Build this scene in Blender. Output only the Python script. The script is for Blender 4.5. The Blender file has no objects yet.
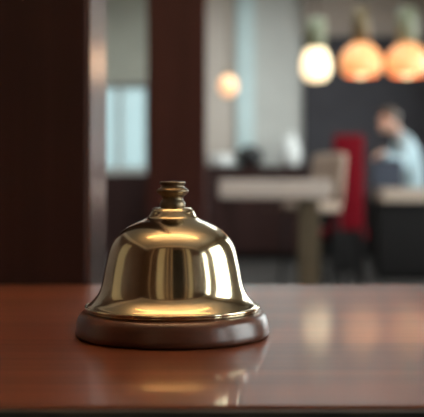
import bpy, bmesh, math, random
from mathutils import Vector, Matrix
random.seed(4)
S = bpy.context.scene
COL = S.collection
PI = math.pi

# ------------------------------------------------------------------ materials
def new_mat(name):
    m = bpy.data.materials.new(name); m.use_nodes = True
    nt = m.node_tree
    return m, nt, nt.nodes['Principled BSDF']

def pmat(name, col, rough=0.5, metal=0.0, spec=0.5, var=0.08, scale=12.0, coat=0.0, bump=0.0):
    """principled material with a little noise in tone and roughness"""
    m, nt, b = new_mat(name)
    tc = nt.nodes.new('ShaderNodeTexCoord')
    nz = nt.nodes.new('ShaderNodeTexNoise'); nz.inputs['Scale'].default_value = scale; nz.inputs['Detail'].default_value = 5
    nt.links.new(tc.outputs['Object'], nz.inputs['Vector'])
    rp = nt.nodes.new('ShaderNodeValToRGB')
    lo = [max(0, c*(1-var)) for c in col]; hi = [min(1, c*(1+var)) for c in col]
    rp.color_ramp.elements[0].position = 0.3; rp.color_ramp.elements[1].position = 0.7
    rp.color_ramp.elements[0].color = (*lo, 1); rp.color_ramp.elements[1].color = (*hi, 1)
    nt.links.new(nz.outputs['Fac'], rp.inputs['Fac']); nt.links.new(rp.outputs['Color'], b.inputs['Base Color'])
    b.inputs['Roughness'].default_value = rough; b.inputs['Metallic'].default_value = metal
    b.inputs['Specular IOR Level'].default_value = spec; b.inputs['Coat Weight'].default_value = coat
    if bump:
        bp = nt.nodes.new('ShaderNodeBump'); bp.inputs['Strength'].default_value = bump; bp.inputs['Distance'].default_value = 0.002
        nt.links.new(nz.outputs['Fac'], bp.inputs['Height']); nt.links.new(bp.outputs['Normal'], b.inputs['Normal'])
    return m

def wood(name, dark, light, axis='X', rough=0.3, freq=60.0, spec=0.5, coat=0.0, coat_rough=0.1):
    """wood grain stretched along one axis"""
    m, nt, b = new_mat(name)
    tc = nt.nodes.new('ShaderNodeTexCoord'); mp = nt.nodes.new('ShaderNodeMapping')
    sc = {'X': (0.035, 1, 1), 'Y': (1, 0.035, 1), 'Z': (1, 1, 0.035)}[axis]
    mp.inputs['Scale'].default_value = sc
    nt.links.new(tc.outputs['Object'], mp.inputs['Vector'])
    n1 = nt.nodes.new('ShaderNodeTexNoise'); n1.inputs['Scale'].default_value = freq; n1.inputs['Detail'].default_value = 8; n1.inputs['Distortion'].default_value = 0.6
    n2 = nt.nodes.new('ShaderNodeTexNoise'); n2.inputs['Scale'].default_value = freq*6; n2.inputs['Detail'].default_value = 3
    nt.links.new(mp.outputs['Vector'], n1.inputs['Vector']); nt.links.new(mp.outputs['Vector'], n2.inputs['Vector'])
    mx = nt.nodes.new('ShaderNodeMath'); mx.operation = 'MULTIPLY_ADD'; mx.inputs[1].default_value = 0.3
    nt.links.new(n2.outputs['Fac'], mx.inputs[0])
    ml = nt.nodes.new('ShaderNodeMath'); ml.operation = 'MULTIPLY'; ml.inputs[1].default_value = 0.75
    nt.links.new(n1.outputs['Fac'], ml.inputs[0]); nt.links.new(ml.outputs[0], mx.inputs[2])
    rp = nt.nodes.new('ShaderNodeValToRGB')
    rp.color_ramp.elements[0].position = 0.32; rp.color_ramp.elements[1].position = 0.72
    rp.color_ramp.elements[0].color = (*dark, 1); rp.color_ramp.elements[1].color = (*light, 1)
    nt.links.new(mx.outputs[0], rp.inputs['Fac']); nt.links.new(rp.outputs['Color'], b.inputs['Base Color'])
    b.inputs['Roughness'].default_value = rough; b.inputs['Specular IOR Level'].default_value = spec
    b.inputs['Coat Weight'].default_value = coat; b.inputs['Coat Roughness'].default_value = coat_rough
    return m

def emit(name, col, strength):
    m, nt, b = new_mat(name)
    b.inputs['Base Color'].default_value = (*col, 1); b.inputs['Roughness'].default_value = 0.35
    b.inputs['Emission Color'].default_value = (*col, 1); b.inputs['Emission Strength'].default_value = strength
    return m

def pane(name, tint):
    m = bpy.data.materials.new(name); m.use_nodes = True
    nt = m.node_tree; nt.nodes.clear()
    out = nt.nodes.new('ShaderNodeOutputMaterial'); mix = nt.nodes.new('ShaderNodeMixShader')
    tr = nt.nodes.new('ShaderNodeBsdfTransparent'); tr.inputs['Color'].default_value = (*tint, 1)
    gl = nt.nodes.new('ShaderNodeBsdfGlossy'); gl.inputs['Roughness'].default_value = 0.02
    mix.inputs[0].default_value = .04
    nt.links.new(tr.outputs[0], mix.inputs[1]); nt.links.new(gl.outputs[0], mix.inputs[2])
    nt.links.new(mix.outputs[0], out.inputs['Surface'])
    return m

def sheer(name, col):
    m = bpy.data.materials.new(name); m.use_nodes = True
    nt = m.node_tree; nt.nodes.clear()
    out = nt.nodes.new('ShaderNodeOutputMaterial'); mix = nt.nodes.new('ShaderNodeMixShader'); mix.inputs[0].default_value = 0.5
    a = nt.nodes.new('ShaderNodeBsdfTranslucent'); a.inputs['Color'].default_value = (*col, 1)
    d = nt.nodes.new('ShaderNodeBsdfDiffuse'); d.inputs['Color'].default_value = (*col, 1)
    nt.links.new(a.outputs[0], mix.inputs[1]); nt.links.new(d.outputs[0], mix.inputs[2]); nt.links.new(mix.outputs[0], out.inputs['Surface'])
    return m

def brass_mat():
    m, nt, b = new_mat('polished_brass')
    tc = nt.nodes.new('ShaderNodeTexCoord')
    nz = nt.nodes.new('ShaderNodeTexNoise'); nz.inputs['Scale'].default_value = 55; nz.inputs['Detail'].default_value = 6
    nt.links.new(tc.outputs['Object'], nz.inputs['Vector'])
    rp = nt.nodes.new('ShaderNodeValToRGB'); rp.color_ramp.elements[0].position = .3; rp.color_ramp.elements[1].position = .75
    rp.color_ramp.elements[0].color = (.60, .485, .305, 1); rp.color_ramp.elements[1].color = (.70, .575, .38, 1)
    nt.links.new(nz.outputs['Fac'], rp.inputs['Fac']); nt.links.new(rp.outputs['Color'], b.inputs['Base Color'])
    mr = nt.nodes.new('ShaderNodeMapRange'); mr.inputs['To Min'].default_value = .09; mr.inputs['To Max'].default_value = .17
    nt.links.new(nz.outputs['Fac'], mr.inputs['Value']); nt.links.new(mr.outputs[0], b.inputs['Roughness'])
    b.inputs['Metallic'].default_value = 1
    return m

M = dict(
    brass=brass_mat(),
    old_brass=pmat('antique_brass', (.17, .13, .082), .36, 1, var=.25, scale=160),
    base_wood=wood('walnut_base', (.046, .015, .0075), (.095, .031, .016), 'X', .28, 90, spec=.5, coat=.05, coat_rough=.3),
    counter=wood('counter_wood', (.078, .022, .0095), (.205, .063, .030), 'X', .4, 26, spec=.12, coat=.36, coat_rough=.075),
    counter_body=wood('counter_body_wood', (.05, .02, .014), (.09, .04, .026), 'Z', .4, 30),
    post=wood('dark_post_wood', (.030, .0115, .0088), (.056, .022, .017), 'Z', .48, 22, spec=.2),
    column=wood('red_brown_column_wood', (.056, .0165, .0135), (.088, .027, .022), 'Z', .5, 14, spec=.2),
    edge_metal=pmat('satin_metal', (.26, .15, .135), .2, 1, var=.05),
    dark_metal=pmat('dark_grey_metal', (.06, .06, .055), .38, .7, var=.1, scale=60),
    grey_wall=pmat('grey_plaster', (.50, .50, .475), .9, var=.04, scale=3),
    beige_wall=pmat('beige_plaster', (.52, .46, .41), .9, var=.04, scale=3),
    soffit=pmat('taupe_plaster', (.33, .27, .23), .9, var=.04, scale=3),
    taupe_green=pmat('greenish_taupe_plaster', (.33, .33, .28), .9, var=.05, scale=3),
    slate=pmat('slate_blue_panel', (.046, .044, .050), .8, spec=.15, var=.1, scale=4),
    pilaster=pmat('pale_blue_paint', (.55, .68, .69), .7, var=.04, scale=4),
    ceiling=pmat('ceiling_paint', (.55, .52, .48), .9, var=.03, scale=2),
    floor=pmat('grey_stone_floor', (.04, .036, .034), .6, spec=.2, var=.15, scale=5),
    wainscot=wood('dark_wainscot_wood', (.018, .007, .006), (.034, .012, .010), 'Z', .6, 12, spec=.2),
    back_wall=wood('panelling_wood', (.040, .018, .011), (.085, .040, .025), 'Z', .45, 10),
    trim_light=pmat('pale_gilt_trim', (.50, .42, .30), .5, var=.05),
    frame=pmat('window_frame_paint', (.30, .31, .30), .5, var=.05),
    frame_dark=pmat('dark_window_frame', (.05, .055, .05), .45, var=.1),
    glass=pane('clear_glass', (.97, .99, .98)),
    glass_tint=pane('tinted_glass', (.50, .58, .585)),
    sheer=sheer('cream_blind_fabric', (.55, .50, .40)),
    white_top=pmat('off_white_stone', (.47, .385, .335), .5, var=.05, scale=9),
    gold_leg=pmat('dull_gold_paint', (.085, .058, .03), .6, .2, var=.1),
    beige_fabric=pmat('beige_upholstery', (.33, .25, .20), .9, spec=.1, var=.08, scale=60, bump=.2),
    red_fabric=pmat('red_upholstery', (.13, .002, .007), .85, spec=.1, var=.12, scale=40, bump=.2),
    black=pmat('black_lacquer', (.008, .007, .007), .6, spec=.12, var=.1),
    beige_top=pmat('beige_bar_stone', (.34, .265, .21), .45, var=.07, scale=8),
    pot_black=pmat('black_glaze', (.015, .015, .016), .3, var=.1),
    white_glaze=pmat('white_glaze', (.75, .77, .76), .3, var=.03),
    sage=pmat('pale_sage_ceramic', (.18, .19, .12), .45, var=.05),
    lamp_brass=pmat('pendant_brass', (.15, .11, .06), .4, .6, var=.08),
    skin=pmat('skin', (.52, .31, .23), .55, var=.06),
    hair=pmat('brown_hair', (.07, .045, .03), .6, var=.2, scale=80),
    shirt=pmat('pale_blue_cotton', (.31, .42, .47), .8, var=.05, scale=25),
    trouser=pmat('navy_cloth', (.02, .024, .035), .8, var=.1),
    leather=pmat('black_leather', (.02, .018, .017), .45, var=.1),
    folder=pmat('navy_board', (.018, .025, .045), .5, var=.1),
    eye=pmat('eye_dark', (.03, .02, .015), .2, var=.05),
    globe=emit('warm_opal_glass', (1.0, .78, .48), 1.35),
    globe_dim=emit('peach_opal_glass', (1.0, .56, .30), .68),
    shade=emit('amber_glass', (1.0, .43, .17), .44),
    bulb=emit('warm_bulb', (1.0, .70, .38), 1.7),
    strip=emit('warm_strip_diffuser', (1.0, .60, .27), 3.4),
    added_uplight=emit('added_warm_uplight', (1.0, .66, .36), 66.0),  # unseen glow, added to warm and brighten the ceiling
)

# ------------------------------------------------------------------ mesh helpers
def link(name, bm, mat, parent=None, smooth=False, loc=None):
    bmesh.ops.recalc_face_normals(bm, faces=bm.faces[:])
    me = bpy.data.meshes.new(name); bm.to_mesh(me); bm.free()
    for p in me.polygons: p.use_smooth = smooth
    o = bpy.data.objects.new(name, me); COL.objects.link(o)
    me.materials.append(mat)
    if parent: o.parent = parent
    if loc: o.location = loc
    return o

def box(bm, x0, x1, y0, y1, z0, z1, bevel=0.0, seg=2):
    r = bmesh.ops.create_cube(bm, size=1)
    vs = r['verts']
    for v in vs:
        v.co = Vector(((x0+x1)/2 + v.co.x*(x1-x0), (y0+y1)/2 + v.co.y*(y1-y0), (z0+z1)/2 + v.co.z*(z1-z0)))
    if bevel:
        es = list({e for v in vs for e in v.link_edges})
        bmesh.ops.bevel(bm, geom=es, offset=bevel, segments=seg, profile=.5, affect='EDGES')

def bx(name, mat, parent, *a, bevel=0.0, seg=2):
    bm = bmesh.new(); box(bm, *a, bevel=bevel, seg=seg); return link(name, bm, mat, parent)

def lathe(bm, prof, n=48, closed=False, cx=0, cy=0):
    """prof: list of (r, z). r=0 makes a pole."""
    rings = []
    for r, z in prof:
        if r < 1e-6: rings.append([bm.verts.new((cx, cy, z))])
        else: rings.append([bm.verts.new((cx+r*math.cos(2*PI*i/n), cy+r*math.sin(2*PI*i/n), z)) for i in range(n)])
    pairs = list(zip(rings, rings[1:]))
    if closed: pairs.append((rings[-1], rings[0]))
    for a, b in pairs:
        for i in range(n):
            j = (i+1) % n
            f = [a[i % len(a)], a[j % len(a)], b[j % len(b)], b[i % len(b)]]
            u = []
            for v in f:
                if v not in u: u.append(v)
            if len(u) > 2: bm.faces.new(u)

def smooth_prof(pts, sub=4):
    """Catmull-Rom through the points"""
    out = []
    for i in range(len(pts)-1):
        p0 = pts[max(i-1, 0)]; p1 = pts[i]; p2 = pts[i+1]; p3 = pts[min(i+2, len(pts)-1)]
        for k in range(sub):
            t = k/sub
            q = []
            for a, b, c, d in zip(p0, p1, p2, p3):
                q.append(.5*((2*b)+(-a+c)*t+(2*a-5*b+4*c-d)*t*t+(-a+3*b-3*c+d)*t**3))
            out.append((max(q[0], 0), q[1]))
    out.append(pts[-1])
    return out

def tube(bm, pts, r, n=10):
    pts = [Vector(p) for p in pts]
    rings = []
    for i, p in enumerate(pts):
        d = (pts[min(i+1, len(pts)-1)] - pts[max(i-1, 0)]).normalized()
        up = Vector((0, 0, 1)) if abs(d.z) < .9 else Vector((1, 0, 0))
        a = d.cross(up).normalized(); b = d.cross(a)
        rr = r[i] if isinstance(r, (list, tuple)) else r
        rings.append([bm.verts.new(p + (a*math.cos(2*PI*k/n)+b*math.sin(2*PI*k/n))*rr) for k in range(n)])
    for A, B in zip(rings, rings[1:]):
        for k in range(n): bm.faces.new((A[k], A[(k+1) % n], B[(k+1) % n], B[k]))
    bm.faces.new(rings[0]); bm.faces.new(rings[-1])

def ball(bm, c, rx, ry=None, rz=None, seg=20, rot=None):
    ry = ry or rx; rz = rz or rx
    r = bmesh.ops.create_uvsphere(bm, u_segments=seg, v_segments=seg//2+2, radius=1)
    for v in r['verts']:
        p = Vector((v.co.x*rx, v.co.y*ry, v.co.z*rz))
        if rot: p = rot @ p
        v.co = p + Vector(c)

def thing(name, label, cat, loc=(0, 0, 0), rz=0, group=None):
    o = bpy.data.objects.new(name, None); COL.objects.link(o)
    o.empty_display_size = .1
    o.location = loc; o.rotation_euler = (0, 0, rz); o['label'] = label; o['category'] = cat
    if group: o['group'] = group
    return o

def tag(o, label, cat, kind=None, group=None):
    o['label'] = label; o['category'] = cat
    if kind: o['kind'] = kind
    if group: o['group'] = group
    return o

def dup(root, loc, rz, label, group=None):
    r = root.copy(); COL.objects.link(r); r.location = loc; r.rotation_euler = (0, 0, rz); r['label'] = label
    if group: r['group'] = group
    for ch in list(root.children):
        c = ch.copy(); COL.objects.link(c); c.parent = r
        for g in ch.children:
            d = g.copy(); COL.objects.link(d); d.parent = c
    return r

# ------------------------------------------------------------------ camera (frame 424 x 417, 1000 px focal length)
CZ = 0.877           # eye height; the counter top is at 0.80
HZ = 187.0           # pixel row of the horizon
F = 1000.0
cam = bpy.data.cameras.new('camera'); co = bpy.data.objects.new('camera', cam); COL.objects.link(co)
cam.sensor_fit = 'HORIZONTAL'; cam.sensor_width = 36; cam.lens = 36*F/424
co.location = (0, 0, CZ); co.rotation_euler = (PI/2, 0, 0)
cam.shift_y = -(208.5-HZ)/424
cam.clip_start = .02; cam.clip_end = 200
cam.dof.use_dof = True; cam.dof.focus_distance = .475; cam.dof.aperture_fstop = 84.9/7.5
S.camera = co
def PX(x, D): return (x-212)/F*D
def PZ(y, D): return CZ-(y-HZ)/F*D

# ------------------------------------------------------------------ world: a pale overcast sky, brighter to the right
w = bpy.data.worlds.new('sky'); S.world = w; w.use_nodes = True
nt = w.node_tree; bg = nt.nodes['Background']
tc = nt.nodes.new('ShaderNodeTexCoord'); sp = nt.nodes.new('ShaderNodeSeparateXYZ')
nt.links.new(tc.outputs['Generated'], sp.inputs[0])
mx = nt.nodes.new('ShaderNodeMapRange'); mx.inputs['From Min'].default_value = -.1; mx.inputs['From Max'].default_value = .7
mx.inputs['To Min'].default_value = 1.75; mx.inputs['To Max'].default_value = 7.0
nt.links.new(sp.outputs['X'], mx.inputs['Value'])
mz = nt.nodes.new('ShaderNodeMapRange'); mz.inputs['From Min'].default_value = -.25; mz.inputs['From Max'].default_value = .05
mz.inputs['To Min'].default_value = .45; mz.inputs['To Max'].default_value = 1
nt.links.new(sp.outputs['Z'], mz.inputs['Value'])
mm = nt.nodes.new('ShaderNodeMath'); mm.operation = 'MULTIPLY'
nt.links.new(mx.outputs[0], mm.inputs[0]); nt.links.new(mz.outputs[0], mm.inputs[1])
nt.links.new(mm.outputs[0], bg.inputs['Strength']); bg.inputs['Color'].default_value = (.95, .985, .99, 1)

# ------------------------------------------------------------------ room shell
XL, XR, YB, YF, ZC = -2.6, 3.0, -1.5, 12.6, 3.4
T = .2
def wall_holes(name, axis, at, thick, u0, u1, z1, holes, mat, label):
    """a wall with rectangular window holes; axis 'x' = wall plane x=at running along y"""
    bm = bmesh.new()
    us = sorted({u0, u1, *[h[0] for h in holes], *[h[1] for h in holes]})
    for a, b in zip(us, us[1:]):
        hs = [h for h in holes if h[0] <= a+1e-6 and h[1] >= b-1e-6]
        spans = [(0, z1)] if not hs else [(0, hs[0][2]), (hs[0][3], z1)]
        for c, d in spans:
            if d-c < 1e-4: continue
            if axis == 'x': box(bm, min(at, at+thick), max(at, at+thick), a, b, c, d)
            else: box(bm, a, b, min(at, at+thick), max(at, at+thick), c, d)
    o = link(name, bm, mat); tag(o, label, 'wall', 'structure'); return o

RW = [(-1.36, -.80, .25, 2.75), (-.12, 1.75, .25, 2.75), (4.6, 6.6, .5, 2.9), (7.2, 9.2, .5, 2.9), (9.8, 11.6, 1.1, 2.9)]  # the far openings are unseen, added to light the far room
LW = [(.52, 1.55, .4, 2.6)]
BW = [(-.98, -.44, .35, 2.9), (1.12, 1.52, .35, 2.9)]
FW = [(-1.42, -.80, PZ(171, 12.6), PZ(84, 12.6))]
tag(bx('floor', M['floor'], None, XL-T, XR+T, YB-T, YF+T, -.1, 0), 'grey stone floor of the lobby', 'floor', 'structure')
SKY = (-1.2, 1.9, 5.6, 11.4)  # unseen roof opening, added to brighten the far room from above
bm = bmesh.new()
box(bm, XL-T, XR+T, YB-T, SKY[2], ZC, ZC+.1); box(bm, XL-T, XR+T, SKY[3], YF+T, ZC, ZC+.1)
box(bm, XL-T, SKY[0], SKY[2], SKY[3], ZC, ZC+.1); box(bm, SKY[1], XR+T, SKY[2], SKY[3], ZC, ZC+.1)
tag(link('ceiling', bm, M['ceiling']), 'plain pale ceiling over the lobby', 'ceiling', 'structure')
wall_holes('wall_right', 'x', XR, T, YB, YF, ZC, RW, M['grey_wall'], 'grey right wall with tall windows')
wall_holes('wall_left', 'x', XL, -T, YB, YF, ZC, LW, M['back_wall'], 'wood panelled left wall with one window')
wall_holes('wall_back', 'y', YB, -T, XL-T, XR+T, ZC, BW, M['back_wall'], 'dark panelled wall on the customer side')
wall_holes('wall_front', 'y', YF, T, XL-T, XR+T, ZC, FW, M['grey_wall'], 'grey far wall with a small bright window')

def window(n, axis, at, h, fmat, gmat, mull, label):
    u0, u1, z0, z1 = h
    t = thing('window_%d' % n, label, 'window'); t['kind'] = 'structure'
    fb = bmesh.new(); fw = .05
    def seg(a, b, c, d, m):
        if axis == 'x': box(m, at-.05, at+.05, a, b, c, d)
        else: box(m, a, b, at-.05, at+.05, c, d)
    seg(u0, u0+fw, z0, z1, fb); seg(u1-fw, u1, z0, z1, fb); seg(u0+fw, u1-fw, z0, z0+fw, fb); seg(u0+fw, u1-fw, z1-fw, z1, fb)
    for q in mull: seg(q-.03, q+.03, z0+fw, z1-fw, fb)
    link('window_frame', fb, fmat, t)
    gb = bmesh.new()
    if axis == 'x': box(gb, at-.004, at+.004, u0+fw, u1-fw, z0+fw, z1-fw)
    else: box(gb, u0+fw, u1-fw, at-.004, at+.004, z0+fw, z1-fw)
    link('window_pane', gb, gmat, t)
    return t
window(1, 'y', YF+.1, FW[0], M['frame'], M['glass_tint'], [-1.17], 'small bright two-light window on the far wall between the wooden posts')
names = ['window nearest the customer side', 'wide window beside the counter', 'window added behind the counter for light', 'window added beside the white table for light', 'window added beside the bar for light']
for i, h in enumerate(RW):
    window(i+2, 'x', XR+.1, h, M['frame_dark'], M['glass'], [], 'tall right wall ' + names[i])
w7 = window(7, 'x', XL-.1, LW[0], M['frame_dark'], M['glass'], [.86], 'left wall window with a cream blind')
bx('blind', M['sheer'], w7, XL-.035, XL-.030, LW[0][0]+.02, LW[0][1]-.02, LW[0][2]+.02, LW[0][3]-.02)

for i, h in enumerate(BW):
    wb = window(9+i, 'y', YB-.1, h, M['frame_dark'], M['glass'], [], ['wide', 'narrow'][i] + ' window with a cream blind on the customer side')
    bx('blind', M['sheer'], wb, h[0]+.02, h[1]-.02, YB-.035, YB-.030, h[2]+.02, h[3]-.02)
t = thing('window_8', 'large framed skylight added out of view to light the lobby', 'skylight'); t['kind'] = 'structure'
bm = bmesh.new()
for i in range(5):
    q = SKY[0]+i*(SKY[1]-SKY[0]-.06)/4; box(bm, q, q+.06, SKY[2], SKY[3], ZC+.02, ZC+.09)
for q in (SKY[2], SKY[3]-.06): box(bm, SKY[0], SKY[1], q, q+.06, ZC+.021, ZC+.088)
link('window_frame', bm, M['frame'], t)
bm = bmesh.new(); box(bm, SKY[0]+.03, SKY[1]-.03, SKY[2]+.03, SKY[3]-.03, ZC+.05, ZC+.056); link('window_pane', bm, M['glass'], t)

# daylight portals, one in each opening (they only guide the sky light)
def portal(axis, at, h, sgn):
    l = bpy.data.lights.new('daylight', 'AREA'); l.shape = 'RECTANGLE'; l.cycles.is_portal = True
    l.size = h[1]-h[0]; l.size_y = h[3]-h[2]
    o = bpy.data.objects.new('daylight', l); COL.objects.link(o)
    c = ((h[0]+h[1])/2, (h[2]+h[3])/2)
    if axis == 'z': o.location = ((h[0]+h[1])/2, (h[2]+h[3])/2, at)
    elif axis == 'x':
        o.location = (at, c[0], c[1]); o.rotation_euler = (PI/2, 0, PI/2 if sgn < 0 else -PI/2)
    else:
        o.location = (c[0], at, c[1]); o.rotation_euler = (-PI/2 if sgn < 0 else PI/2, 0, 0)
portal('z', ZC+.15, SKY, -1)
for h in RW: portal('x', XR+T+.02, h, -1)
portal('x', XL-T-.02, LW[0], 1)
for h in BW: portal('y', YB-T-.02, h, 1)
portal('y', YF+T+.02, FW[0], -1)

# far wall dressing
tag(bx('trim_1', M['beige_wall'], None, PX(150, YF), PX(234, YF), YF-.04, YF, 0, ZC), 'beige plaster bay behind the wooden column', 'wall panel', 'structure')
tag(bx('trim_2', M['pilaster'], None, PX(236, YF), PX(254, YF), YF-.09, YF, 0, ZC, bevel=.01), 'narrow pale blue pilaster on the far wall', 'pilaster', 'structure')
tag(bx('trim_3', M['slate'], None, PX(303, YF), XR, YF-.05, YF, 0, PZ(37, YF)), 'dark slate-coloured wall panel behind the pendant lamps', 'wall panel', 'structure')
tag(bx('trim_4', M['soffit'], None, PX(303, YF), XR, YF-.10, YF, PZ(37, YF), ZC), 'taupe band above the dark slate wall panel', 'wall panel', 'structure')
tag(bx('trim_5', M['wainscot'], None, XL, PX(150, YF), YF-.03, YF, 0, PZ(174, YF)), 'dark wood wainscot below the small bright window', 'wainscot', 'structure')
tag(bx('trim_11', M['taupe_green'], None, XL, PX(150, YF), YF-.04, YF, PZ(84, YF)+.02, ZC), 'greenish taupe plaster band above the small bright window', 'wall panel', 'structure')
tag(bx('trim_12', M['beige_wall'], None, XL, XR, YB, YB+.05, 3.05, ZC), 'beige plaster frieze above the panelled wall', 'wall panel', 'structure')
tag(bx('trim_13', M['beige_wall'], None, XL, XL+.05, YB, YF-.06, 3.05, ZC), 'beige plaster frieze above the panelled left wall', 'wall panel', 'structure')
tag(bx('trim_14', M['black'], None, PX(303, YF), XR, YF-.08, YF-.05, 0, PZ(196, YF)), 'black strip over the lower part of the dark slate wall panel', 'wainscot', 'structure')  # plain black strip, makes the slate panel darker towards the floor
# behind the camera: pale uprights and a tall dark door on the panelled wall
for i, x in enumerate((-1.5, -.26, .0, .90)):
    tag(bx('trim_%d' % (6+i), M['trim_light'], None, x-.03, x+.03, YB, YB+.04, 0, 3.05), 'pale gilt upright on the panelled wall', 'trim', 'structure', 'gilt uprights on the panelled wall')
d = bx('door_1', M['black'], None, -.0+.06, .76, YB, YB+.05, 0, 2.5); tag(d, 'tall dark door on the customer side', 'door', 'structure')
bm = bmesh.new(); tube(bm, [(.70, YB+.05, 1.05), (.70, YB+.10, 1.05), (.58, YB+.10, 1.05)], .011); link('door_handle', bm, M['old_brass'], d)

# the two wooden posts
pD0, pD1 = .80, .925
px1 = PX(90, pD0)
p = thing('pillar', 'dark wooden post with a satin metal side directly behind the counter', 'post', (px1, pD0, 0)); p['kind'] = 'structure'
bx('post_body', M['post'], p, -.088, -.003, 0, pD1-pD0, 0, ZC, bevel=.0015)
e = bx('edge_plate', M['edge_metal'], p, -.003, 0, .0015, pD1-pD0-.0015, 0, ZC); e['label'] = 'satin metal edge plate'
x0, x1 = PX(147, 5), PX(206, 5)
tag(bx('pillar', M['column'], None, x0, x1, 5, 5.26, 0, ZC, bevel=.004), 'red-brown wooden column standing behind the bell', 'column', 'structure')

# ------------------------------------------------------------------ counter
CT = .80; CY0, CY1 = .350, .790; CX0, CX1 = -1.1, 1.5
ct = thing('reception_counter', 'polished red-brown wooden reception counter that the brass bell stands on', 'counter', (0, CY0, 0))
D_ = CY1-CY0
bx('countertop', M['counter'], ct, CX0, CX1, .002, D_, CT-.036, CT, bevel=.0012, seg=3)
e = bx('edge_trim', M['dark_metal'], ct, CX0, CX1, -.0015, .002, CT-.036, CT-.0012, bevel=.0006); e['label'] = 'dark grey metal edge trim'
bx('front_panel', M['counter_body'], ct, CX0+.02, CX1-.02, .04, .065, .08, CT-.036)
bx('plinth', M['black'], ct, CX0+.02, CX1-.02, .07, D_-.03, 0, .08)
bx('side_panel', M['counter_body'], ct, CX0+.02, CX0+.045, .065, D_-.01, .08, CT-.036)
bx('side_panel', M['counter_body'], ct, CX1-.045, CX1-.02, .065, D_-.01, .08, CT-.036)
bx('back_panel', M['counter_body'], ct, CX0+.045, CX1-.045, D_-.035, D_-.01, .08, CT-.036)

# ------------------------------------------------------------------ the bell
BD = .52; PXM = BD/F
bell = thing('reception_bell', 'polished brass reception bell on a round dark wooden base', 'bell', (PX(172.6, BD), BD, CT))
def R(hw, y): return (hw*PXM, PZ(y, BD)-CT)
bh = .0128
bm = bmesh.new()
prof = [(0, 0), (.0470, 0), (.0496, .0006), (.0503, .0020), (.0501, .0040), (.0494, .0080), (.0487, .0102), (.0474, .0120), (.0460, .0127), (.0450, bh), (0, bh)]
lathe(bm, prof, 128); base = link('base', bm, M['base_wood'], bell, True); base['label'] = 'round dark walnut base'
outer = [(20.4, 209.7), (21.6, 211.2), (23.2, 214.4), (25.4, 217.6), (29.8, 219.9), (36.6, 222.9), (45.2, 227.4), (53.0, 233.2), (59.2, 240.8), (63.1, 249.8), (65.6, 260), (67.5, 269), (69.3, 279), (71.4, 287), (74.6, 294), (79.6, 300), (84.0, 303.9), (86.0, 306.6)]
o2 = smooth_prof([R(*q) for q in outer], 5)
top_z = o2[0][1]
head = [(.0042, top_z+.0012), (.0085, top_z+.0012), (.0098, top_z+.0009)]
lip = [(86.3*PXM, bh+.0019), (86.0*PXM, bh+.0006), (85.2*PXM, bh)]
inner = [(r-.0016, z-.0004) for r, z in reversed(o2[3:])]
prof = head + o2 + lip + [(83.6*PXM, bh)] + inner + [(.0042, top_z-.0008)]
bm = bmesh.new(); lathe(bm, prof, 160, closed=True)
link('dome', bm, M['brass'], bell, True)
# a raised bead running round the foot of the dome
bm = bmesh.new()
zc = R(0, 306.2)[1]
lathe(bm, [(86.0*PXM+.0007*math.cos(a), zc+.0009*math.sin(a)) for a in [2*PI*k/12 for k in range(12)]], 160, closed=True)
link('rim_bead', bm, M['brass'], bell, True)
kb = top_z
kz = lambda y: PZ(y, BD)-CT
pk = [(0, kb), (11.2*PXM, kb), (12.0*PXM, kz(208.5)), (12.9*PXM, kz(205.5)), (12.4*PXM, kz(202.5)), (10.6*PXM, kz(199.5)), (10.9*PXM, kz(196.8)), (14.6*PXM, kz(193.4)), (16.2*PXM, kz(191)), (14.6*PXM, kz(188.8)), (12.0*PXM, kz(187.2)), (11.8*PXM, kz(185.2)), (13.0*PXM, kz(183.2)), (12.8*PXM, kz(182)), (11.6*PXM, kz(181.5)), (0, kz(181.2))]
pk = [pk[0]] + smooth_prof(pk[1:-1], 4) + [pk[-1]]
bm = bmesh.new(); lathe(bm, pk, 96); k = link('knob', bm, M['old_brass'], bell, True); k['label'] = 'turned antique brass knob'

# ------------------------------------------------------------------ warm strip lamp over the counter
sl = thing('ceiling_light', 'long warm linear lamp hanging over the counter', 'lamp', (0, .62, 2.85))
bm = bmesh.new(); box(bm, -1.15, 1.15, -.08, .08, .02, .08, bevel=.006); link('housing', bm, M['dark_metal'], sl)
bm = bmesh.new(); box(bm, -1.12, 1.12, -.07, .07, 0, .02, bevel=.004); link('diffuser', bm, M['strip'], sl)
bm = bmesh.new(); box(bm, -1.12, 1.12, -.07, .07, .08, .10, bevel=.004); link('added_uplight_panel', bm, M['added_uplight'], sl)  # added glowing panel that lights the ceiling above the bell
for s in (-.9, .9):
    bm = bmesh.new(); tube(bm, [(s, 0, .098), (s, 0, ZC-2.85)], .004, 8); link('cord', bm, M['black'], sl)

# ------------------------------------------------------------------ pendants in the background
def stem(t, neck_r, neck_z0, neck_h, mat, top):
    bm = bmesh.new()
    lathe(bm, [(0, neck_z0), (neck_r, neck_z0), (neck_r*1.0, neck_z0+neck_h*.92), (neck_r*.7, neck_z0+neck_h), (0, neck_z0+neck_h)], 24)
    link('neck', bm, mat, t, True)
    bm = bmesh.new(); tube(bm, [(0, 0, neck_z0+neck_h-.01), (0, 0, top-.02)], .008, 8); link('cord', bm, M['black'], t)
    bm = bmesh.new(); lathe(bm, [(0, top), (.05, top), (.05, top-.015), (.02, top-.03), (0, top-.03)], 20); link('ceiling_cap', bm, M['lamp_brass'], t, True)

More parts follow.
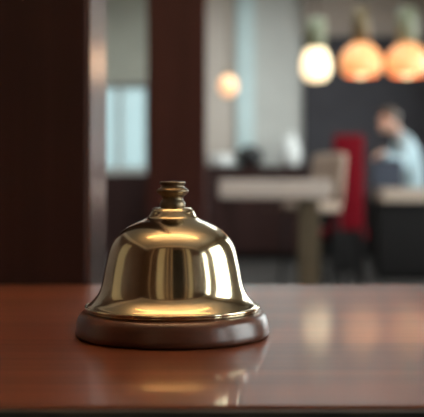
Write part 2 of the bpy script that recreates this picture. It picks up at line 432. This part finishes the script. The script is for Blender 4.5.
# egg-shaped globe
D = 9.0
z0 = PZ(82, D)
t = thing('pendant_lamp', 'bright egg-shaped pendant lamp on a pale sage neck', 'lamp', (PX(316, D), D, z0))
hgt = PZ(48, D)-z0
bm = bmesh.new()
pts = [(0, 0), (.07, .010), (.112, .05), (.131, .12), (.127, .19), (.102, .265), (.075, hgt-.005), (0, hgt)]
lathe(bm, [pts[0]]+smooth_prof(pts[1:-1], 4)+[pts[-1]], 32); link('globe', bm, M['globe'], t, True)
stem(t, .092, hgt-.004, .27, M['sage'], ZC-z0)
# amber glass shades
D = 9.6
def amber(px, label, neck):
    z0 = PZ(75.5, D)
    t = thing('pendant_lamp', label, 'lamp', (PX(px, D), D, z0), group='amber pendants over the bar')
    out = [(.155, 0), (.188, .035), (.205, .10), (.198, .165), (.165, .23), (.112, .28), (.070, .31)]
    o2 = smooth_prof(out, 4)
    bm = bmesh.new(); lathe(bm, o2+[(.03, .314), (.03, .306)]+[(max(r-.008, .03), z) for r, z in reversed(o2)], 36, closed=True)
    link('lamp_shade', bm, M['shade'], t, True)
    bm = bmesh.new(); ball(bm, (0, 0, .07), .085, .085, .095); link('bulb', bm, M['bulb'], t, True)
    bm = bmesh.new(); tube(bm, [(0, 0, .15), (0, 0, .31)], .028, 12); link('bulb_socket', bm, M['lamp_brass'], t, True)
    stem(t, .085 if neck == 'lamp_brass' else .10, .31, .34, M[neck], ZC-z0)
amber(361, 'amber glass dome pendant on a brass neck', 'lamp_brass')
amber(407, 'amber glass dome pendant on a pale sage neck', 'sage')
# small peach globe
D = 10.5
z0 = PZ(98, D)
t = thing('pendant_lamp', 'small round peach globe lamp hanging alone near the wooden column', 'lamp', (PX(228, D), D, z0))
bm = bmesh.new(); ball(bm, (0, 0, .125), .098, .098, .118, 28); link('globe', bm, M['globe_dim'], t, True)
bm = bmesh.new(); lathe(bm, [(0, .243), (.03, .243), (.03, .28), (.012, .30), (0, .30)], 20); link('neck', bm, M['lamp_brass'], t, True)
bm = bmesh.new(); tube(bm, [(0, 0, .29), (0, 0, ZC-z0)], .006, 8); link('cord', bm, M['old_brass'], t)

# ------------------------------------------------------------------ sideboard with pots against the far wall
D = 12.0
sx0, sx1, sz = PX(160, D), PX(309, D), PZ(166, D)
sb = thing('sideboard', 'long dark red-brown wooden sideboard against the far wall', 'sideboard', (sx0, D, 0))
W = sx1-sx0
bx('body', M['wainscot'], sb, 0, W, .03, .46, .08, sz-.04)
bx('top', M['wainscot'], sb, -.02, W+.02, 0, .46, sz-.04, sz, bevel=.004)
bx('plinth', M['black'], sb, .03, W-.03, .06, .44, 0, .08)
nd = 4
for i in range(nd):
    a = .01+i*(W-.02)/nd
    dr = bx('door', M['wainscot'], sb, a+.006, a+(W-.02)/nd-.006, .008, .03, .10, sz-.06, bevel=.003)
    bm = bmesh.new(); hx = a+((W-.02)/nd-.05 if i % 2 == 0 else .05); ball(bm, (hx, -.004, .62), .014); link('knob', bm, M['old_brass'], dr, True)
def pot(name, px, prof, mat, label, cat):
    bm = bmesh.new(); lathe(bm, smooth_prof(prof, 3), 32)
    return tag(link(name, bm, mat, None, True, (PX(px, D+.2), D+.2, sz+.0005)), label, cat)
pot('bowl', 250, [(0, 0), (.09, .002), (.15, .06), (.165, .14), (.13, .21), (.08, .235), (.07, .25), (0, .25)], M['pot_black'], 'round black lidded bowl on the sideboard', 'bowl')
pot('vase', 290, [(0, 0), (.085, .002), (.125, .08), (.13, .2), (.10, .31), (.06, .36), (.072, .40), (.05, .40), (.045, .36), (0, .34)], M['white_glaze'], 'white glazed vase on the right end of the sideboard', 'vase')
pot('jar', 222, [(0, 0), (.12, .002), (.15, .03), (.15, .11), (.13, .14), (0, .15)], M['white_glaze'], 'low white jar on the sideboard beside the wooden column', 'jar')

# ------------------------------------------------------------------ white table
D = 8.0
tx0, tx1 = PX(219, D), PX(331, D)
tt, tb = PZ(180, D), PZ(198.5, D)
tb_ = thing('high_table', 'white thick-topped high table with a gold leg in front of the sideboard', 'table', (tx0, D, 0))
W = tx1-tx0
bx('tabletop', M['white_top'], tb_, 0, W, 0, .42, tb, tt, bevel=.012, seg=3)
l = bx('leg', M['gold_leg'], tb_, PX(300, D)-tx0, PX(321, D)-tx0, .10, .27, .012, tb, bevel=.006)
bx('foot_plate', M['gold_leg'], tb_, PX(292, D)-tx0, PX(329, D)-tx0, .04, .36, 0, .012)
l = bx('end_panel', M['wainscot'], tb_, .03, .10, .05, .38, 0, tb); l['label'] = 'dark wood end panel'

# ------------------------------------------------------------------ beige bar stool
D = 8.75
st = thing('bar_stool', 'beige upholstered bar stool with a curved back beside the white table', 'stool', (PX(312, D), D, 0), math.radians(-52))
bm = bmesh.new(); box(bm, -.19, .19, -.19, .19, .66, .745, bevel=.03, seg=4); link('seat', bm, M['beige_fabric'], st, True)
bm = bmesh.new()   # curved back, at the stool's own rear (+y)
n = 9; rows = [(.735, .0), (.85, .012), (1.0, .03), (1.12, .045), (1.18, .052)]
def bk(u, z, off, th):
    x = u*.19; y = .185-.05*(abs(u)**2.2)+off+th
    return (x, y, z)
gridF = [[bm.verts.new(bk(-1+2*i/(n-1), z-(.03*abs(-1+2*i/(n-1))**4 if z > 1.1 else 0), o, 0)) for i in range(n)] for z, o in rows]
gridB = [[bm.verts.new(bk(-1+2*i/(n-1), z-(.03*abs(-1+2*i/(n-1))**4 if z > 1.1 else 0), o, .05)) for i in range(n)] for z, o in rows]
for G in (gridF, gridB):
    for a in range(len(rows)-1):
        for b in range(n-1): bm.faces.new((G[a][b], G[a][b+1], G[a+1][b+1], G[a+1][b]))
for a in range(len(rows)-1):
    for b in (0, n-1): bm.faces.new((gridF[a][b], gridF[a+1][b], gridB[a+1][b], gridB[a][b]))
for b in range(n-1):
    for a in (0, len(rows)-1): bm.faces.new((gridF[a][b], gridF[a][b+1], gridB[a][b+1], gridB[a][b]))
link('backrest', bm, M['beige_fabric'], st, True)
for sx in (-1, 1):
    for sy in (-1, 1):
        bm = bmesh.new(); tube(bm, [(sx*.155, sy*.155, .67), (sx*.195, sy*.195, 0)], [.018, .013], 10); link('leg', bm, M['black'], st, True)
bm = bmesh.new()
c = .183
for a, b in (((-c, -c), (c, -c)), ((c, -c), (c, c)), ((c, c), (-c, c)), ((-c, c), (-c, -c))):
    tube(bm, [(a[0], a[1], .24), (b[0], b[1], .24)], .009, 8)
link('footrest', bm, M['black'], st, True)

# ------------------------------------------------------------------ red high-back chair (its back to the counter)
D = 9.0
cw = PX(365, D)-PX(333, D)
zt, zb = PZ(135, D), PZ(227, D)
rc = thing('high_back_chair', 'red upholstered high-back chair standing with its back to the counter', 'chair', (PX(348, D), D, 0), math.radians(4))
bm = bmesh.new(); box(bm, -cw/2, cw/2, 0, .06, zb-.03, zt, bevel=.022, seg=4)
for v in bm.verts:
    f = max(0, (v.co.z-zb)/(zt-zb)); v.co.y -= .06*f*f; v.co.x *= 1-.05*f
link('backrest', bm, M['red_fabric'], rc, True)
bm = bmesh.new(); box(bm, -cw/2-.05, cw/2+.05, .062, .46, .40, .49, bevel=.025, seg=4); link('seat', bm, M['red_fabric'], rc, True)
for sx in (-1, 1):
    bm = bmesh.new(); box(bm, sx*(cw/2-.01)-.02, sx*(cw/2-.01)+.02, .01, .055, 0, zb-.02); link('leg', bm, M['black'], rc)
    bm = bmesh.new(); box(bm, sx*(cw/2+.02)-.02, sx*(cw/2+.02)+.02, .40, .44, 0, .41); link('leg', bm, M['black'], rc)
e = bx('base_panel', M['black'], rc, -cw/2+.035, cw/2-.035, .02, .05, .10, zb-.02); e['label'] = 'black base panel below the red back'
bx('seat_rail', M['black'], rc, -cw/2+.01, cw/2-.01, .056, .42, .35, .402)

# ------------------------------------------------------------------ bar at the right
D = 9.3
bx0 = PX(382, D)
br = thing('bar_counter', 'black bar counter with a thick beige top at the right', 'bar', (bx0, D, 0))
W = XR-.02-bx0
bt = PZ(188, D)
bx('countertop', M['beige_top'], br, 0, W, 0, .50, bt-.13, bt, bevel=.01, seg=3)
bx('front_panel', M['black'], br, -.02, W-.02, .08, .12, .06, bt-.13)
bx('side_panel', M['black'], br, -.02, .02, .12, .46, .06, bt-.13)
bx('plinth', M['black'], br, .02, W-.04, .12, .44, 0, .06)
# navy folder standing on the bar
fx0, fx1 = PX(367, D+.3), PX(395, D+.3)
fo = thing('folder', 'dark navy folder held upright on the bar by the person', 'folder', (fx0+.13, D+.28, bt))
W = fx1-fx0
bm = bmesh.new(); box(bm, -.06, W-.06, 0, .006, 0, .275, bevel=.002); link('cover', bm, M['folder'], fo)
bm = bmesh.new(); box(bm, -.06, W-.06, .034, .040, 0, .275, bevel=.002); link('cover', bm, M['folder'], fo)
bm = bmesh.new(); box(bm, -.055, W-.065, .006, .034, .003, .265); e = link('pages', bm, M['white_glaze'], fo); e['label'] = 'white pages'
bm = bmesh.new(); box(bm, -.066, -.06, 0, .040, 0, .275, bevel=.002); link('spine', bm, M['folder'], fo)

# ------------------------------------------------------------------ the person
def skin_obj(name, nodes, edges, root):
    """limbs and trunk as hulls between joints; remesh() then fuses them into one surface"""
    bm = bmesh.new()
    for a, b in edges:
        hb = bmesh.new()
        for k in (a, b):
            r = nodes[k][1]; r = r if isinstance(r, tuple) else (r, r)
            ball(hb, nodes[k][0], r[0], r[1], min(r), 20)
        h = bmesh.ops.convex_hull(hb, input=hb.verts[:])
        bmesh.ops.delete(hb, geom=[v for v in hb.verts if not v.link_faces], context='VERTS')
        used = set(h['geom'])
        bmesh.ops.delete(hb, geom=[f for f in hb.faces if f not in used], context='FACES_ONLY')
        bmesh.ops.delete(hb, geom=[v for v in hb.verts if not v.link_faces], context='VERTS')
        bmesh.ops.recalc_face_normals(hb, faces=hb.faces[:])
        t = bpy.data.meshes.new('t'); hb.to_mesh(t); hb.free(); bm.from_mesh(t); bpy.data.meshes.remove(t)
    return bm

def remesh(name, bm, mat, parent, voxel, smooth=6):
    me = bpy.data.meshes.new(name); bm.to_mesh(me); bm.free()
    o = bpy.data.objects.new(name, me); COL.objects.link(o)
    m = o.modifiers.new('r', 'REMESH'); m.mode = 'VOXEL'; m.voxel_size = voxel
    s = o.modifiers.new('s', 'SMOOTH'); s.iterations = smooth; s.factor = .5
    dg = bpy.context.evaluated_depsgraph_get(); dg.update()
    ev = o.evaluated_get(dg)
    nb = bmesh.new(); nb.from_mesh(ev.to_mesh()); ev.to_mesh_clear()
    bpy.data.objects.remove(o)
    return link(name, nb, mat, parent, True)

PB = Vector((2.0, 10.05, 0))
per = thing('person', 'person in a pale blue shirt standing behind the bar at the right, facing left', 'person', PB)
# local frame: facing -x; the person's left side is -y (towards the counter)
N = {
    'pelvis': ((0, 0, .88), (.115, .15)), 'belly': ((-.01, 0, 1.02), (.105, .135)), 'chest': ((-.05, 0, 1.20), (.115, .155)),
    'upper': ((-.08, 0, 1.31), (.09, .13)), 'neck0': ((-.115, 0, 1.375), (.06, .062)), 'neck1': ((-.155, -.005, 1.44), (.052, .052)), 'skull': ((-.20, -.01, 1.52), (.06, .06)),
}
E = [('pelvis', 'belly'), ('belly', 'chest'), ('chest', 'upper'), ('upper', 'neck0'), ('neck0', 'neck1'), ('neck1', 'skull')]
for s, n in ((-1, 'l'), (1, 'r')):
    N['hip'+n] = ((0, s*.085, .82), .088); N['knee'+n] = ((-.02, s*.095, .46), .056); N['calf'+n] = ((.015, s*.098, .33), .052)
    N['ankle'+n] = ((.02, s*.10, .075), .036); N['ball'+n] = ((-.10, s*.11, .032), .030); N['toe'+n] = ((-.17, s*.115, .028), .022)
    N['sh'+n] = ((-.085, s*.165, 1.325), .062)
    E += [('pelvis', 'hip'+n), ('hip'+n, 'knee'+n), ('knee'+n, 'calf'+n), ('calf'+n, 'ankle'+n), ('ankle'+n, 'ball'+n), ('ball'+n, 'toe'+n), ('upper', 'sh'+n)]
fl = fo.location - PB      # folder in the person's frame
wl = Vector((-.345, -.40, 1.205)); el = Vector((-.13, -.30, 1.085))
N['ell'] = (tuple(el), .044); N['wrl'] = (tuple(wl), .027)
N['elr'] = ((-.005, .225, 1.06), .042); wr = Vector((-.09, .22, .83)); N['wrr'] = (tuple(wr), .026)
E += [('shl', 'ell'), ('ell', 'wrl'), ('shr', 'elr'), ('elr', 'wrr')]
body = skin_obj('body', N, E, 'pelvis')
def add_hand(bm, w, d, pn, curl):
    """w wrist, d direction of the hand, pn palm normal, curl in radians per joint"""
    d = Vector(d).normalized(); pn = Vector(pn).normalized(); sd = d.cross(pn).normalized(); pn = sd.cross(d).normalized()
    rot = Matrix((d, sd, pn)).transposed()
    ball(bm, w+d*.05, .054, .040, .017, 16, rot)
    for k, (off, L) in enumerate(((-.028, .068), (-.0095, .076), (.0095, .071), (.028, .056))):
        p = w+d*.085+sd*off; pts = [w+d*.05+sd*off*.8, p]; a = 0
        for q in (.42, .32, .26):
            a += curl; p = p+(d*math.cos(a)+pn*math.sin(a))*L*q; pts.append(p)
        tube(bm, pts, [.010, .010, .0092, .0085, .0065], 8)
    b = w+d*.028-sd*.03
    tube(bm, [w+d*.02-sd*.012, b, b+(d*.6-sd*.6+pn*.5).normalized()*.032, b+(d*.75-sd*.5+pn*.75).normalized()*.058], [.013, .012, .010, .007], 8)
add_hand(body, wl, Vector((-.095, -.05, -.02)), (0, -.35, -1), .55)
add_hand(body, wr, (-.15, .0, -1), (-.2, -1, 0), .28)
# head: cranium, jaw, nose, brow, ears, lips (facing -x, turned a little towards the viewer)
hc = Vector((-.235, -.012, 1.535)); HR = Matrix.Rotation(math.radians(24), 3, 'Z')
def hp(x, y, z): return hc+HR @ Vector((x, y, z))
ball(body, hp(.01, 0, .025), .095, .076, .098, 24, HR)
ball(body, hp(-.035, 0, -.035), .058, .058, .080, 20, HR)
ball(body, hp(-.070, 0, -.092), .026, .030, .022, 14, HR)
tube(body, [hp(-.083, 0, .012), hp(-.100, 0, -.015), hp(-.108, 0, -.030), hp(-.092, 0, -.040)], [.008, .011, .014, .012], 10)
tube(body, [hp(-.078, -.042, .026), hp(-.087, -.018, .028), hp(-.087, .018, .028), hp(-.078, .042, .026)], .009, 8)
ball(body, hp(-.086, 0, -.062), .010, .024, .006, 12, HR); ball(body, hp(-.085, 0, -.072), .010, .021, .007, 12, HR)
for s in (-1, 1): ball(body, hp(.012, s*.077, -.012), .020, .009, .032, 14, HR)
remesh('body', body, M['skin'], per, .006, 3)
for s in (-1, 1):
    bm = bmesh.new(); ball(bm, hp(-.079, s*.031, .006), .011, seg=14); link('eye', bm, M['eye'], per, True)
bm = bmesh.new()
ball(bm, hp(.026, 0, .052), .100, .086, .090, 24, HR); ball(bm, hp(.062, 0, -.012), .062, .076, .075, 20, HR)
ball(bm, hp(-.045, 0, .098), .052, .060, .028, 18, HR)
remesh('hair', bm, M['hair'], per, .008, 3)
# clothes
SN = {k: N[k] for k in ('belly', 'chest', 'upper')}
SN['hem'] = ((0, 0, .87), (.135, .172)); SN['belly'] = (N['belly'][0], (.135, .165)); SN['chest'] = (N['chest'][0], (.14, .178)); SN['upper'] = (N['upper'][0], (.108, .145))
SN['collar'] = ((-.105, 0, 1.378), .072)
for n in 'lr':
    SN['sh'+n] = (N['sh'+n][0], .078); SN['el'+n] = (N['el'+n][0], .060)
    a = Vector(N['el'+n][0]); b = Vector(N['wr'+n][0]); SN['cf'+n] = (tuple(a.lerp(b, .88)), .040)
SE = [('hem', 'belly'), ('belly', 'chest'), ('chest', 'upper'), ('upper', 'collar')] + [e for n in 'lr' for e in (('upper', 'sh'+n), ('sh'+n, 'el'+n), ('el'+n, 'cf'+n))]
remesh('shirt', skin_obj('shirt', SN, SE, 'belly'), M['shirt'], per, .009, 3)
TN = {'waist': ((0, 0, .92), (.122, .158)), 'seat': ((.005, 0, .82), (.125, .155))}
TE = [('waist', 'seat')]
for n in 'lr':
    TN['hip'+n] = (N['hip'+n][0][:2]+(.76,), .098); TN['knee'+n] = (N['knee'+n][0], .074); a = N['ankle'+n][0]; TN['cuff'+n] = ((a[0], a[1], .09), .056)
    TE += [('seat', 'hip'+n), ('hip'+n, 'knee'+n), ('knee'+n, 'cuff'+n)]
remesh('trousers', skin_obj('trousers', TN, TE, 'seat'), M['trouser'], per, .009, 3)
for s in (-1, 1):
    bm = bmesh.new()
    ball(bm, (-.10, s*.108, .045), .125, .050, .045, 20); ball(bm, (.02, s*.10, .055), .055, .046, .055, 16)
    for v in bm.verts: v.co.z = max(v.co.z, 0)
    link('shoe', bm, M['leather'], per, True)

# ------------------------------------------------------------------ colour management
S.view_settings.view_transform = 'Standard'; S.view_settings.look = 'None'
S.view_settings.gamma = 1; S.view_settings.use_curve_mapping = False
S.view_settings.exposure = 0.4
S.cycles.use_denoising = True
S.cycles.max_bounces = 8; S.cycles.diffuse_bounces = 5; S.cycles.transparent_max_bounces = 12
S.cycles.sample_clamp_indirect = 6
